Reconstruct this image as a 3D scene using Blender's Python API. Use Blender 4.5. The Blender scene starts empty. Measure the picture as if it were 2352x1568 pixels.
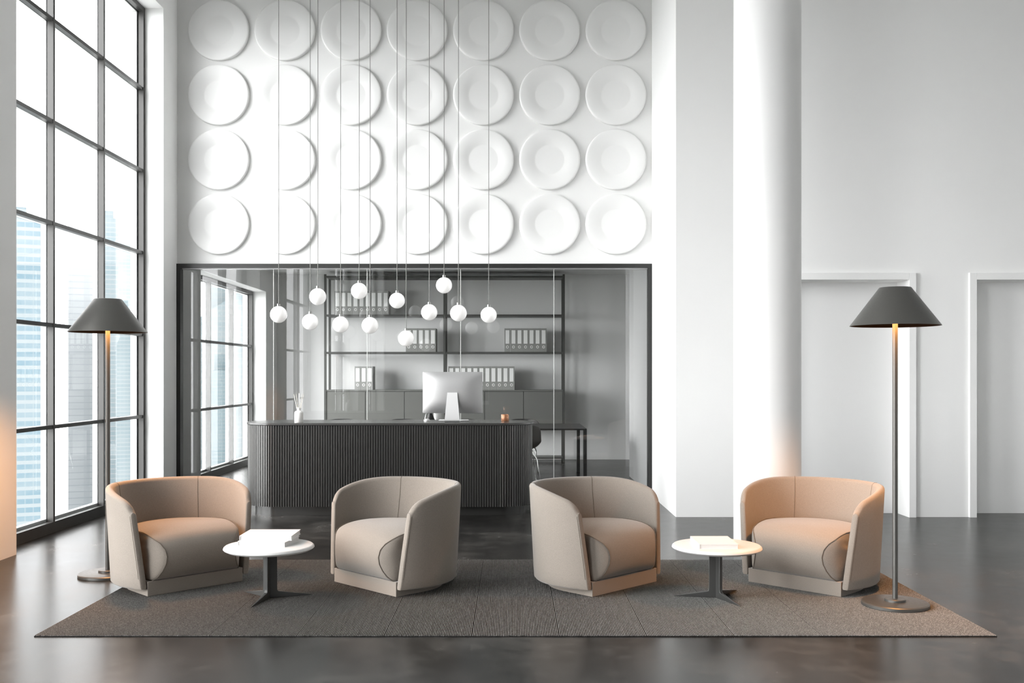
import bpy, math, random
from mathutils import Vector, Matrix

# ------------------------------------------------------------------ camera, sky, exposure
scn = bpy.context.scene
col = scn.collection
F = 2300.0          # focal length in pixels of the 2352 px wide frame
H = 1.4             # eye height

cam_d = bpy.data.cameras.new('camera')
cam = bpy.data.objects.new('camera', cam_d)
col.objects.link(cam)
cam.location = (0, 0, H)
cam.rotation_euler = (math.radians(90), 0, 0)
cam_d.sensor_fit = 'HORIZONTAL'
cam_d.sensor_width = 36.0
cam_d.lens = F / 2352 * 36.0
cam_d.shift_y = 74 / 2352
cam_d.clip_start = 0.05
cam_d.clip_end = 2000
scn.camera = cam

scn.view_settings.view_transform = 'Standard'
scn.view_settings.look = 'None'
scn.view_settings.gamma = 1.0
scn.view_settings.use_curve_mapping = False
scn.view_settings.exposure = 0.30

SKY = 4.2
GLOW = 16.0
GLOW_EXP = 5.0
GLOW_DIR = (-0.90, -0.46, 0.20)
LAMP_W = 155.0
w = bpy.data.worlds.new('overcast_sky')
scn.world = w
w.use_nodes = True
bg = w.node_tree.nodes['Background']
# hazy sky, brightest round the veiled sun that stands behind and to the left of the camera
nt = w.node_tree
tc = nt.nodes.new('ShaderNodeTexCoord')
dt = nt.nodes.new('ShaderNodeVectorMath'); dt.operation = 'DOT_PRODUCT'
gd = Vector(GLOW_DIR).normalized()
dt.inputs[1].default_value = gd
nt.links.new(tc.outputs['Generated'], dt.inputs[0])
mx0 = nt.nodes.new('ShaderNodeMath'); mx0.operation = 'MAXIMUM'; mx0.inputs[1].default_value = 0.0
nt.links.new(dt.outputs['Value'], mx0.inputs[0])
pw0 = nt.nodes.new('ShaderNodeMath'); pw0.operation = 'POWER'; pw0.inputs[1].default_value = GLOW_EXP
nt.links.new(mx0.outputs[0], pw0.inputs[0])
ma0 = nt.nodes.new('ShaderNodeMath'); ma0.operation = 'MULTIPLY_ADD'
ma0.inputs[1].default_value = GLOW; ma0.inputs[2].default_value = SKY
nt.links.new(pw0.outputs[0], ma0.inputs[0])
bg.inputs['Color'].default_value = (0.985, 0.992, 1.0, 1)
nt.links.new(ma0.outputs[0], bg.inputs['Strength'])
try:
    scn.cycles.max_bounces = 14
    scn.cycles.diffuse_bounces = 8
    scn.cycles.glossy_bounces = 6
    scn.cycles.transparent_max_bounces = 16
    scn.cycles.sample_clamp_indirect = 12
    scn.cycles.caustics_reflective = False
    scn.cycles.caustics_refractive = False
    scn.cycles.use_denoising = True
except Exception:
    pass


def portal(name, x, y0, y1, z0, z1, face=1):
    d = bpy.data.lights.new(name, 'AREA')
    d.shape = 'RECTANGLE'
    d.size = z1 - z0
    d.size_y = y1 - y0
    d.cycles.is_portal = True
    o = bpy.data.objects.new(name, d)
    col.objects.link(o)
    o.location = (x, (y0 + y1) / 2, (z0 + z1) / 2)
    o.rotation_euler = (0, math.radians(-90 * face), 0)     # emits towards +X
    return o


# window bays along the window wall: y0, y1, head height
MAIN_BAYS = [(-6.9, -3.63), (-2.0, 1.27), (2.87, 6.14), (7.755, 11.025)]
OFFICE_BAY = (12.35, 15.62)
for b in MAIN_BAYS:
    portal('window_daylight', -4.22, b[0], b[1], 0.09, 5.42)
portal('office_daylight', -4.22, OFFICE_BAY[0], OFFICE_BAY[1], 0.09, 2.68)


def at(x, y, Y):
    """a pixel of the frame at distance Y, as a world point"""
    return Vector(((x - 1176) / F * Y, Y, H - (y - 858) / F * Y))


# ------------------------------------------------------------------ materials
def mat(name, color, rough=0.5, metal=0.0, spec=0.5, coat=0.0, sheen=0.0, emit=None, estr=0.0):
    m = bpy.data.materials.new(name)
    m.use_nodes = True
    p = m.node_tree.nodes['Principled BSDF']
    p.inputs['Base Color'].default_value = (*color, 1)
    p.inputs['Roughness'].default_value = rough
    p.inputs['Metallic'].default_value = metal
    p.inputs['Specular IOR Level'].default_value = spec
    p.inputs['Coat Weight'].default_value = coat
    p.inputs['Sheen Weight'].default_value = sheen
    if emit:
        p.inputs['Emission Color'].default_value = (*emit, 1)
        p.inputs['Emission Strength'].default_value = estr
    return m


def N(m, kind, **kw):
    n = m.node_tree.nodes.new(kind)
    for k, v in kw.items():
        setattr(n, k, v)
    return n


def L(m, a, b):
    m.node_tree.links.new(a, b)


def coords(m, scale=(1, 1, 1), out='Object'):
    tc = N(m, 'ShaderNodeTexCoord')
    mp = N(m, 'ShaderNodeMapping')
    mp.inputs['Scale'].default_value = scale
    L(m, tc.outputs[out], mp.inputs['Vector'])
    return mp.outputs['Vector']


def noise(m, vec, scale, detail=4, rough=0.5):
    n = N(m, 'ShaderNodeTexNoise')
    n.inputs['Scale'].default_value = scale
    n.inputs['Detail'].default_value = detail
    n.inputs['Roughness'].default_value = rough
    L(m, vec, n.inputs['Vector'])
    return n.outputs['Fac']


def ramp(m, fac, stops):
    r = N(m, 'ShaderNodeValToRGB')
    els = r.color_ramp.elements
    while len(els) < len(stops):
        els.new(0.5)
    for e, (p, c) in zip(els, stops):
        e.position = p
        e.color = (*c, 1) if len(c) == 3 else c
    L(m, fac, r.inputs['Fac'])
    return r.outputs['Color']


def g(v):
    return (v, v, v)


def PB(m):
    return m.node_tree.nodes['Principled BSDF']


M = {}
# painted plaster
m = mat('white_plaster', (0.83, 0.83, 0.82), 0.65, spec=0.3)
v = coords(m)
c = ramp(m, noise(m, v, 1.3, 3), [(0.3, (0.82, 0.82, 0.812)), (0.7, (0.845, 0.845, 0.838))])
L(m, c, PB(m).inputs['Base Color'])
M['plaster'] = m
m = mat('bounce_cutting_charcoal', (0.10, 0.10, 0.098), 0.8, spec=0.2)  # for the unseen near wall, made dark to cut bounced light
v = coords(m)
c = ramp(m, noise(m, v, 1.3, 3), [(0.3, g(0.09)), (0.7, g(0.11))])
L(m, c, PB(m).inputs['Base Color'])
M['charcoal'] = m
m = mat('lobby_plaster', (0.81, 0.81, 0.803), 0.6, spec=0.3)
v = coords(m)
c = ramp(m, noise(m, v, 1.3, 3), [(0.3, (0.80, 0.80, 0.793)), (0.7, (0.82, 0.82, 0.813))])
L(m, c, PB(m).inputs['Base Color'])
M['lobby'] = m
m = mat('gallery_plaster', (0.70, 0.70, 0.693), 0.6, spec=0.3)
v = coords(m)
c = ramp(m, noise(m, v, 1.3, 3), [(0.3, (0.69, 0.69, 0.683)), (0.7, (0.71, 0.71, 0.703))])
L(m, c, PB(m).inputs['Base Color'])
M['gallery'] = m
m = mat('satin_plaster', (0.84, 0.84, 0.832), 0.45, spec=0.4)
v = coords(m)
c = ramp(m, noise(m, v, 1.7, 3), [(0.3, (0.695, 0.695, 0.688)), (0.7, (0.715, 0.715, 0.708))])
L(m, c, PB(m).inputs['Base Color'])
M['disc'] = m

# dark polished concrete floor
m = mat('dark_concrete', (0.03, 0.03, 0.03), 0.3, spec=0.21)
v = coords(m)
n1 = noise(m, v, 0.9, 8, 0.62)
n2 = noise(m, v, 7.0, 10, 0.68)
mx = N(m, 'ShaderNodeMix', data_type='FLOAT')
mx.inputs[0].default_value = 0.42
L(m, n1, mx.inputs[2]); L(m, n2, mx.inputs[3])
c = ramp(m, mx.outputs[0], [(0.40, (0.009, 0.0087, 0.0081)), (0.5, (0.020, 0.0192, 0.0178)), (0.60, (0.052, 0.0495, 0.0455))])  # slight brown tint: the lamps' warm light put into the colour
vo = N(m, 'ShaderNodeTexNoise')
vo.inputs['Scale'].default_value = 26; vo.inputs['Detail'].default_value = 6; vo.inputs['Roughness'].default_value = 0.75
L(m, v, vo.inputs['Vector'])
sp = ramp(m, vo.outputs['Fac'], [(0.73, g(0)), (0.83, g(0.6))])
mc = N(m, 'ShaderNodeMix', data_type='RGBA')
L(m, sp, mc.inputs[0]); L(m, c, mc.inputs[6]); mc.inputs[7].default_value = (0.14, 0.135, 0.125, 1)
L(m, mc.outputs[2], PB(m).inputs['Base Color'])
r = ramp(m, mx.outputs[0], [(0.35, g(0.23)), (0.65, g(0.28))])
L(m, r, PB(m).inputs['Roughness'])
bp = N(m, 'ShaderNodeBump'); bp.inputs['Strength'].default_value = 0.02; bp.inputs['Distance'].default_value = 0.01
L(m, n2, bp.inputs['Height']); L(m, bp.outputs[0], PB(m).inputs['Normal'])
M['floor'] = m


def metal(name, color, rough, metal_=0.0, spec=0.5):
    m = mat(name, color, rough, metal_, spec)
    v = coords(m)
    r = ramp(m, noise(m, v, 60, 3), [(0.3, g(max(0.02, rough - 0.03))), (0.7, g(rough + 0.03))])
    L(m, r, PB(m).inputs['Roughness'])
    return m


M['frame'] = metal('dark_window_metal', (0.045, 0.044, 0.042), 0.38, 0.3)
M['frame_out'] = metal('skylit_window_metal', (0.6, 0.6, 0.59), 0.5)  # paler than the inner bars, sky light on them put into the colour
M['black'] = metal('black_frame_metal', (0.022, 0.022, 0.021), 0.35, 0.2)
M['shelf'] = metal('grey_shelf_metal', (0.075, 0.076, 0.070), 0.42, 0.2)
M['cabinet'] = metal('grey_cabinet_lacquer', (0.14, 0.142, 0.132), 0.42)
M['binder'] = metal('grey_binder_board', (0.26, 0.262, 0.25), 0.55)
M['paper'] = metal('white_label_paper', (0.80, 0.80, 0.79), 0.6)
M['chrome'] = metal('polished_chrome', (0.75, 0.75, 0.74), 0.14, 1.0)
M['alu'] = metal('brushed_aluminium', (0.48, 0.48, 0.48), 0.5, 0.85)
M['alu_white'] = metal('pale_aluminium', (0.74, 0.74, 0.74), 0.36, 0.35)
M['screen'] = metal('black_screen_glass', (0.01, 0.01, 0.01), 0.1)
M['slat'] = metal('dark_slat_lacquer', (0.078, 0.077, 0.075), 0.33, 0.9)
M['core'] = metal('black_desk_core', (0.008, 0.008, 0.008), 0.6)
M['plinth'] = metal('dark_plinth_metal', (0.05, 0.05, 0.048), 0.22, 0.5)
M['counter'] = metal('dark_counter_stone', (0.045, 0.044, 0.042), 0.24)
M['lamp'] = metal('graphite_lamp_metal', (0.10, 0.098, 0.092), 0.40, 0.55)
M['table_leg'] = metal('charcoal_cast_metal', (0.05, 0.05, 0.048), 0.40, 0.4)
M['table_top'] = mat('white_lacquer', (0.60, 0.60, 0.595), 0.38)
M['book'] = metal('white_book_cloth', (0.66, 0.66, 0.66), 0.6)
M['pages'] = metal('book_page_edges', (0.62, 0.62, 0.61), 0.8)
M['ceramic'] = metal('white_ceramic', (0.84, 0.83, 0.81), 0.35)
M['reed'] = metal('pale_reed', (0.82, 0.78, 0.70), 0.8)
M['office_table'] = metal('black_table_laminate', (0.028, 0.028, 0.027), 0.34)
M['office_seat'] = metal('charcoal_seat_leather', (0.035, 0.034, 0.033), 0.5)
M['copper'] = metal('copper_glass', (0.42, 0.19, 0.10), 0.2, 0.35)
M['wax'] = metal('candle_wax', (0.75, 0.45, 0.30), 0.5)
M['cap'] = metal('pendant_cap_steel', (0.30, 0.30, 0.29), 0.28, 0.8)
M['cord'] = metal('pendant_cord', (0.20, 0.20, 0.19), 0.6)
M['rug_dark'] = metal('groove_shade_backing', (0.012, 0.012, 0.012), 0.95, spec=0.1)  # near-black base, shade of the grooves between ribs put into the colour
M['unlit_inside'] = mat('unlit_shade_inside', (0.012, 0.008, 0.006), 0.8, spec=0.1)  # near-black so the inside of the lamp shade looks unlit
M['bulb'] = mat('warm_bulb', (1, 0.9, 0.75), 0.4, emit=(1.0, 0.62, 0.30), estr=2.0)

m = mat('milk_glass', (0.90, 0.90, 0.90), 0.12, spec=0.5, coat=0.6, emit=(1.0, 0.98, 0.95), estr=0.28)
PB(m).inputs['Subsurface Weight'].default_value = 0.0
v = coords(m)
c = ramp(m, noise(m, v, 6, 2), [(0.3, g(0.885)), (0.7, g(0.915))])
L(m, c, PB(m).inputs['Base Color'])
M['milk'] = m

# rug yarn
m = mat('grey_rug_yarn', (0.3, 0.3, 0.29), 0.95, spec=0.1)
v = coords(m, (90, 260, 90))
c = ramp(m, noise(m, v, 1.0, 2, 0.8), [(0.32, (0.06, 0.058, 0.055)), (0.5, (0.14, 0.136, 0.13)), (0.68, (0.30, 0.293, 0.282))])
L(m, c, PB(m).inputs['Base Color'])
M['rug'] = m


# upholstery
m = mat('beige_upholstery', (0.5, 0.43, 0.36), 0.9, spec=0.15, sheen=0.25)
v = coords(m)
va = coords(m, (260, 260, 1100))
vb = coords(m, (1100, 1100, 200))
na = noise(m, va, 1.0, 2, 0.7)
nb = noise(m, vb, 1.0, 2, 0.7)
mm = N(m, 'ShaderNodeMath', operation='ADD')
L(m, na, mm.inputs[0]); L(m, nb, mm.inputs[1])
hf = N(m, 'ShaderNodeMath', operation='MULTIPLY'); hf.inputs[1].default_value = 0.5
L(m, mm.outputs[0], hf.inputs[0])
c = ramp(m, hf.outputs[0], [(0.34, (0.150, 0.129, 0.109)), (0.5, (0.215, 0.187, 0.160)), (0.66, (0.285, 0.252, 0.221))])
L(m, c, PB(m).inputs['Base Color'])
bp = N(m, 'ShaderNodeBump'); bp.inputs['Strength'].default_value = 0.25; bp.inputs['Distance'].default_value = 0.002
L(m, hf.outputs[0], bp.inputs['Height']); L(m, bp.outputs[0], PB(m).inputs['Normal'])
M['fabric'] = m
M['piping'] = metal('upholstery_seam', (0.13, 0.11, 0.09), 0.9, spec=0.1)


def glass(name, tint, ior, refl_rough=0.0, boost=1.0):
    m = bpy.data.materials.new(name)
    m.use_nodes = True
    nt = m.node_tree
    nt.nodes.remove(nt.nodes['Principled BSDF'])
    out = nt.nodes['Material Output']
    tr = nt.nodes.new('ShaderNodeBsdfTransparent'); tr.inputs['Color'].default_value = (*tint, 1)
    gl = nt.nodes.new('ShaderNodeBsdfGlossy'); gl.inputs['Roughness'].default_value = refl_rough
    gl.inputs['Color'].default_value = (1, 1, 1, 1)
    fr = nt.nodes.new('ShaderNodeFresnel'); fr.inputs['IOR'].default_value = ior
    mu = nt.nodes.new('ShaderNodeMath'); mu.operation = 'MULTIPLY'; mu.inputs[1].default_value = boost; mu.use_clamp = True
    mix = nt.nodes.new('ShaderNodeMixShader')
    nt.links.new(fr.outputs[0], mu.inputs[0])
    nt.links.new(mu.outputs[0], mix.inputs[0])
    nt.links.new(tr.outputs[0], mix.inputs[1])
    nt.links.new(gl.outputs[0], mix.inputs[2])
    nt.links.new(mix.outputs[0], out.inputs['Surface'])
    return m


M['win_glass'] = glass('window_glass', (0.985, 0.99, 0.99), 1.45)
M['part_glass'] = glass('partition_glass', (0.98, 0.985, 0.98), 1.5, boost=1.7)
M['joint'] = metal('glass_joint_edge', (0.62, 0.63, 0.61), 0.3)


def facade(name, ca, cb, floor_h, bay, band=0.32, blotch=0.5):
    """banded curtain wall of a far tower"""
    m = mat(name, ca, 0.6, spec=0.2)
    tc = N(m, 'ShaderNodeTexCoord')
    sx = N(m, 'ShaderNodeSeparateXYZ')
    L(m, tc.outputs['Object'], sx.inputs[0])

    def stripes(src, period, width):
        d = N(m, 'ShaderNodeMath', operation='DIVIDE'); d.inputs[1].default_value = period
        L(m, src, d.inputs[0])
        f = N(m, 'ShaderNodeMath', operation='FRACT'); L(m, d.outputs[0], f.inputs[0])
        l = N(m, 'ShaderNodeMath', operation='LESS_THAN'); l.inputs[1].default_value = width
        L(m, f.outputs[0], l.inputs[0])
        return l.outputs[0]
    zs = stripes(sx.outputs['Z'], floor_h, band)
    ad = N(m, 'ShaderNodeMath', operation='ADD')
    L(m, sx.outputs['X'], ad.inputs[0]); L(m, sx.outputs['Y'], ad.inputs[1])
    xs = stripes(ad.outputs[0], bay, 0.14)
    mxx = N(m, 'ShaderNodeMath', operation='MAXIMUM')
    h2 = N(m, 'ShaderNodeMath', operation='MULTIPLY'); h2.inputs[1].default_value = 0.45
    L(m, xs, h2.inputs[0])
    L(m, zs, mxx.inputs[0]); L(m, h2.outputs[0], mxx.inputs[1])
    nz = noise(m, coords(m, (0.10, 0.10, 0.35)), 1.0, 3, 0.6)
    base = ramp(m, nz, [(0.35, ca), (0.65, tuple(a + (b - a) * blotch for a, b in zip(ca, cb)))])
    mc = N(m, 'ShaderNodeMix', data_type='RGBA')
    L(m, mxx.outputs[0], mc.inputs[0]); L(m, base, mc.inputs[6]); mc.inputs[7].default_value = (*cb, 1)
    L(m, mc.outputs[2], PB(m).inputs['Base Color'])
    return m


M['tower_a'] = facade('blue_banded_facade', (0.080, 0.125, 0.15), (0.16, 0.18, 0.186), 1.05, 0.9, 0.42)
M['tower_b'] = facade('pale_banded_facade', (0.34, 0.35, 0.355), (0.26, 0.275, 0.285), 0.95, 6.0, 0.16)
M['tower_c'] = facade('blue_gridded_facade', (0.070, 0.115, 0.132), (0.14, 0.16, 0.166), 0.55, 0.5, 0.25)
M['tower_d'] = facade('pale_blue_facade', (0.135, 0.175, 0.19), (0.20, 0.215, 0.22), 0.9, 0.8, 0.22)
M['ground'] = mat('hazy_city_ground', (0.30, 0.31, 0.30), 1.0, spec=0.1)

# ------------------------------------------------------------------ mesh builder


class MB:
    def __init__(s):
        s.v = []; s.f = []; s.mi = []

    def add(s, verts, faces, mi=0):
        o = len(s.v)
        s.v += [tuple(p) for p in verts]
        s.f += [tuple(o + i for i in f) for f in faces]
        s.mi += [mi] * len(faces)
        return s

    def box(s, x0, x1, y0, y1, z0, z1, mi=0):
        v = [(x0, y0, z0), (x1, y0, z0), (x1, y1, z0), (x0, y1, z0), (x0, y0, z1), (x1, y0, z1), (x1, y1, z1), (x0, y1, z1)]
        f = [(0, 3, 2, 1), (4, 5, 6, 7), (0, 1, 5, 4), (1, 2, 6, 5), (2, 3, 7, 6), (3, 0, 4, 7)]
        return s.add(v, f, mi)

    def lathe(s, prof, cx=0, cy=0, seg=48, mi=0):
        """prof: (r, z) list; r==0 points collapse to a pole"""
        rings = []; vs = []; fs = []
        for r, z in prof:
            if r < 1e-6:
                rings.append([len(vs)]); vs.append((cx, cy, z))
            else:
                rings.append(list(range(len(vs), len(vs) + seg)))
                for k in range(seg):
                    a = 2 * math.pi * k / seg
                    vs.append((cx + r * math.cos(a), cy + r * math.sin(a), z))
        for A, B in zip(rings, rings[1:]):
            for k in range(seg):
                k2 = (k + 1) % seg
                if len(A) == 1 and len(B) == 1: continue
                if len(A) == 1: fs.append((A[0], B[k2], B[k]))
                elif len(B) == 1: fs.append((A[k], A[k2], B[0]))
                else: fs.append((A[k], A[k2], B[k2], B[k]))
        return s.add(vs, fs, mi)

    def tube(s, pts, r, seg=8, mi=0, cap=True):
        pts = [Vector(p) for p in pts]
        vs = []; fs = []; n = len(pts)
        up = None
        for i, p in enumerate(pts):
            t = (pts[min(i + 1, n - 1)] - pts[max(i - 1, 0)]).normalized()
            if up is None:
                up = Vector((0, 0, 1)) if abs(t.z) < 0.9 else Vector((1, 0, 0))
            a = (up - t * up.dot(t)).normalized()
            up = a
            b = t.cross(a)
            for k in range(seg):
                th = 2 * math.pi * k / seg
                vs.append(p + (a * math.cos(th) + b * math.sin(th)) * r)
        for i in range(n - 1):
            for k in range(seg):
                k2 = (k + 1) % seg
                fs.append((i * seg + k, i * seg + k2, (i + 1) * seg + k2, (i + 1) * seg + k))
        if cap:
            fs.append(tuple(reversed(range(seg)))); fs.append(tuple((n - 1) * seg + k for k in range(seg)))
        return s.add(vs, fs, mi)

    def prism(s, poly, z0, z1, mi=0):
        n = len(poly)
        v = [(x, y, z0) for x, y in poly] + [(x, y, z1) for x, y in poly]
        f = [tuple(reversed(range(n))), tuple(range(n, 2 * n))] + [(i, (i + 1) % n, n + (i + 1) % n, n + i) for i in range(n)]
        return s.add(v, f, mi)

    def xform(s, mtx):
        s.v = [tuple(mtx @ Vector(p)) for p in s.v]
        return s

    def build(s, name, material, parent=None, smooth=35, bevel=0, bseg=2, recalc=True):
        me = bpy.data.meshes.new(name)
        me.from_pydata(s.v, [], s.f)
        if recalc:
            import bmesh
            bm = bmesh.new(); bm.from_mesh(me)
            bmesh.ops.recalc_face_normals(bm, faces=bm.faces)
            bm.to_mesh(me); bm.free()
        mats = material if isinstance(material, (list, tuple)) else [material]
        for mt in mats:
            me.materials.append(mt)
        if len(mats) > 1:
            me.polygons.foreach_set('material_index', s.mi)
        if smooth:
            me.polygons.foreach_set('use_smooth', [True] * len(me.polygons))
            me.set_sharp_from_angle(angle=math.radians(smooth))
        me.update()
        o = bpy.data.objects.new(name, me)
        col.objects.link(o)
        if parent:
            o.parent = parent
        if bevel:
            b = o.modifiers.new('edge', 'BEVEL')
            b.width = bevel; b.segments = bseg; b.limit_method = 'ANGLE'; b.angle_limit = math.radians(40)
        return o


def tag(o, label=None, cat=None, group=None, kind=None):
    if label: o['label'] = label
    if cat: o['category'] = cat
    if group: o['group'] = group
    if kind: o['kind'] = kind
    return o


def empty(name, loc=(0, 0, 0), rz=0.0):
    o = bpy.data.objects.new(name, None)
    col.objects.link(o)
    o.location = loc
    o.rotation_euler = (0, 0, rz)
    o.empty_display_size = 0.1
    return o


def copy_tree(o, parent=None):
    c = o.copy()
    col.objects.link(c)
    c.parent = parent
    for ch in list(o.children):
        copy_tree(ch, c)
    return c


def structure(name, mb, material, label, cat, **kw):
    o = mb.build(name, material, **kw)
    return tag(o, label, cat, kind='structure')


def stadium(x0, x1, yc, r, seg=24):
    """closed outline, counter-clockwise, of a shape with half-round ends"""
    pts = []
    for k in range(seg + 1):
        a = -math.pi / 2 + math.pi * k / seg
        pts.append((x1 - r + r * math.cos(a), yc + r * math.sin(a)))
    for k in range(seg + 1):
        a = math.pi / 2 + math.pi * k / seg
        pts.append((x0 + r + r * math.cos(a), yc + r * math.sin(a)))
    return pts


# ------------------------------------------------------------------ room shell
WX = -3.838            # room face of the window wall
GX = -4.04             # room face of the window frames
WO = -4.20             # outer face of the window wall
YB = 11.48             # wall of plates and glass partition
YD = 9.787             # wall with the door openings
YO = 16.35             # rear wall of the office
XR = 1.602
ZC = 6.3
Y0 = -7.2
XE = 7.6

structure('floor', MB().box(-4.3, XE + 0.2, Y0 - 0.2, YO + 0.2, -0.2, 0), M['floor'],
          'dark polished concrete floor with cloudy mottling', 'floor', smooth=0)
structure('ceiling', MB().box(-4.3, XE + 0.2, Y0 - 0.2, YB + 0.16, ZC, ZC + 0.2), M['plaster'],
          'white ceiling high above the lobby', 'ceiling', smooth=0)
structure('ceiling_office', MB().box(WO, 4.2, YB + 0.15, YO + 0.2, 3.02, 3.15), M['plaster'],
          'white ceiling of the glazed office', 'ceiling', smooth=0)

mb = MB()
edges = [Y0 - 0.2]
for b in MAIN_BAYS:
    edges += [b[0], b[1]]
edges.append(OFFICE_BAY[0])
for i in range(0, len(edges), 2):
    mb.box(WO, WX, edges[i], edges[i + 1], 0, ZC)
for b in MAIN_BAYS:
    mb.box(WO, WX, b[0], b[1], 5.42, ZC)
mb.box(WO, WX, OFFICE_BAY[0], OFFICE_BAY[1], 2.68, ZC)
mb.box(WO, WX, OFFICE_BAY[1], YO + 0.2, 0, ZC)
structure('wall_left', mb, M['plaster'], 'white window wall with deep reveals', 'wall', smooth=0)

structure('wall_back', MB().box(WX, XR, YB, YB + 0.15, 2.658, ZC), M['gallery'],
          'white wall above the glass partition carrying the round plates', 'wall', smooth=0)
structure('wall_office', MB().box(WX, 4.2, YO, YO + 0.2, 0, 3.02), M['plaster'],
          'rear wall of the office behind the shelving', 'wall', smooth=0)
structure('wall_return', MB().box(XR, XR + 0.16, YD + 0.28, 13.67, 0, ZC), M['lobby'],
          'white side wall between the glass partition and the door wall', 'wall', smooth=0)
structure('wall_office_side', MB().box(XR + 0.16, 4.2, 13.5, 13.67, 0, 3.02).box(4.0, 4.2, 13.67, YO, 0, 3.02), M['plaster'],
          'side wall of the office beyond the return wall', 'wall', smooth=0)
# wall with the two door openings
D1 = (2.45, 3.869)
D2 = (4.527, 5.95)
DH = 2.316
mb = MB()
mb.box(XR, D1[0], YD, YD + 0.28, 0, ZC)
mb.box(D1[1], D2[0], YD, YD + 0.28, 0, ZC)
mb.box(D2[1], XE, YD, YD + 0.28, 0, ZC)
mb.box(D1[0], D1[1], YD, YD + 0.28, DH, ZC)
mb.box(D2[0], D2[1], YD, YD + 0.28, DH, ZC)
structure('wall_right', mb, M['lobby'], 'tall white wall with two framed door openings', 'wall', smooth=0)
structure('wall_far_side', MB().box(XE, XE + 0.2, Y0, YB, 0, ZC), M['plaster'], 'white end wall of the lobby', 'wall', smooth=0)
structure('wall_front', MB().box(WX, XE, Y0 - 0.2, Y0, 0, ZC), M['charcoal'], 'unseen near end wall of the lobby, darkened to cut bounced light', 'wall', smooth=0)


def door(name, d, label):
    root = empty(name, ((d[0] + d[1]) / 2, YD, 0))
    tag(root, label, 'door', kind='structure')
    hw = (d[1] - d[0]) / 2
    MB().box(-hw, hw, 0.275, 0.33, 0, DH).build('door_panel', M['lobby'], root, smooth=0)
    cw, cp = 0.068, 0.037
    fr = MB()
    fr.box(-hw - cw, -hw, -cp, 0, 0, DH + cw)
    fr.box(hw, hw + cw, -cp, 0, 0, DH + cw)
    fr.box(-hw, hw, -cp, 0, DH, DH + cw)
    fr.build('door_casing', M['lobby'], root, smooth=0, bevel=0.002)


door('door_1', D1, 'white flush door in a boxed casing behind the round column')
door('door_2', D2, 'white flush door in a boxed casing at the edge of the wall')

# round column
cy = 7.785
cxx = 0.2548 * cy
structure('column', MB().lathe([(0, 0), (0.256, 0), (0.256, ZC), (0, ZC)], cxx, cy, 96), M['disc'],
          'thick round white column standing behind the armchairs', 'column')

# ------------------------------------------------------------------ windows
BAR = 0.036


def window(name, y0, y1, head, label):
    root = empty(name, (GX, y0, 0))
    tag(root, label, 'window', kind='structure')
    W = y1 - y0
    fr = MB()
    d = 0.055
    fr.box(-d, 0, 0, W, 0, 0.095)                       # sill rail
    fr.box(-d, 0, 0, W, head - 0.05, head)
    fr.box(-d, 0, 0, 0.05, 0.095, head - 0.05)
    fr.box(-d, 0, W - 0.05, W, 0.095, head - 0.05)
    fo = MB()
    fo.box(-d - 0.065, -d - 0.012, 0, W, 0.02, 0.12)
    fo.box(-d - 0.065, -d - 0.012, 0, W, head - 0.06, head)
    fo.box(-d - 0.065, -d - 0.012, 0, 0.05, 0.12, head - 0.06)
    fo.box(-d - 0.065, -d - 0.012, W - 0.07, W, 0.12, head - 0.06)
    n = 3
    for k in range(1, n):
        y = W * k / n
        fr.box(-d, -0.004, y - BAR / 2, y + BAR / 2, 0.095, head - 0.05)
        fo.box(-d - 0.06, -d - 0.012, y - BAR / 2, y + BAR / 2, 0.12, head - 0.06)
    z = 0.93
    zs = []
    while z < head - 0.3:
        zs.append(z)
        z += 0.8985
    for z in zs:
        yy = [0.05] + [W * k / n for k in range(1, n)] + [W - 0.05]
        for k in range(n):
            a = yy[k] + (BAR / 2 if k else 0)
            b = yy[k + 1] - (BAR / 2 if k < n - 1 else 0)
            fr.box(-d, -0.008, a, b, z - 0.017, z + 0.017)
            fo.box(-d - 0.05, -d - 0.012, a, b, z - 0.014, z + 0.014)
    fr.build('window_frame', M['frame'], root, smooth=0)
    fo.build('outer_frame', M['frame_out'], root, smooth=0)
    MB().add([(-d - 0.006, 0, 0.05), (-d - 0.006, W, 0.05), (-d - 0.006, W, head), (-d - 0.006, 0, head)], [(0, 1, 2, 3)]).build(
        'window_pane', M['win_glass'], root, smooth=0, recalc=False)


for i, b in enumerate(MAIN_BAYS[::-1]):
    window('window_%d' % (i + 1), b[0], b[1], 5.42,
           ['tall gridded steel window beside the round plates', 'tall gridded steel window nearer the camera', 'tall gridded steel window beside the camera',
            'tall gridded steel window at the near end of the lobby'][i])
window('window_5', OFFICE_BAY[0], OFFICE_BAY[1], 2.68, 'low gridded steel window seen through the office glass')

# ------------------------------------------------------------------ glass partition
root = empty('glass_partition', ((WX + XR) / 2, YB, 0))
tag(root, 'wide glass partition in a thin black frame between lobby and office', 'glass partition')
hw = (XR - WX) / 2
fr = MB()
ft = 0.045
fr.box(-hw, hw, -0.03, 0.07, 2.658 - ft, 2.658)
fr.box(-hw, -hw + ft, -0.03, 0.07, 0, 2.658 - ft)
fr.box(hw - ft, hw, -0.03, 0.07, 0, 2.658 - ft)
fr.box(-hw + ft, hw - ft, -0.03, 0.07, 0, 0.055)
fr.build('partition_frame', M['black'], root, smooth=0)
il = MB()
il.box(-hw + ft, hw - ft, 0.03, 0.11, 2.658 - ft - 0.012, 2.658 - ft - 0.001)
il.build('glazing_bead', M['alu_white'], root, smooth=0)
jx = [(x - 1176) / F * (YB + 0.02) - (WX + XR) / 2 for x in (628.5, 843.3, 1058, 1272)]
xs = [-hw + ft] + jx + [hw - ft]
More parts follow.
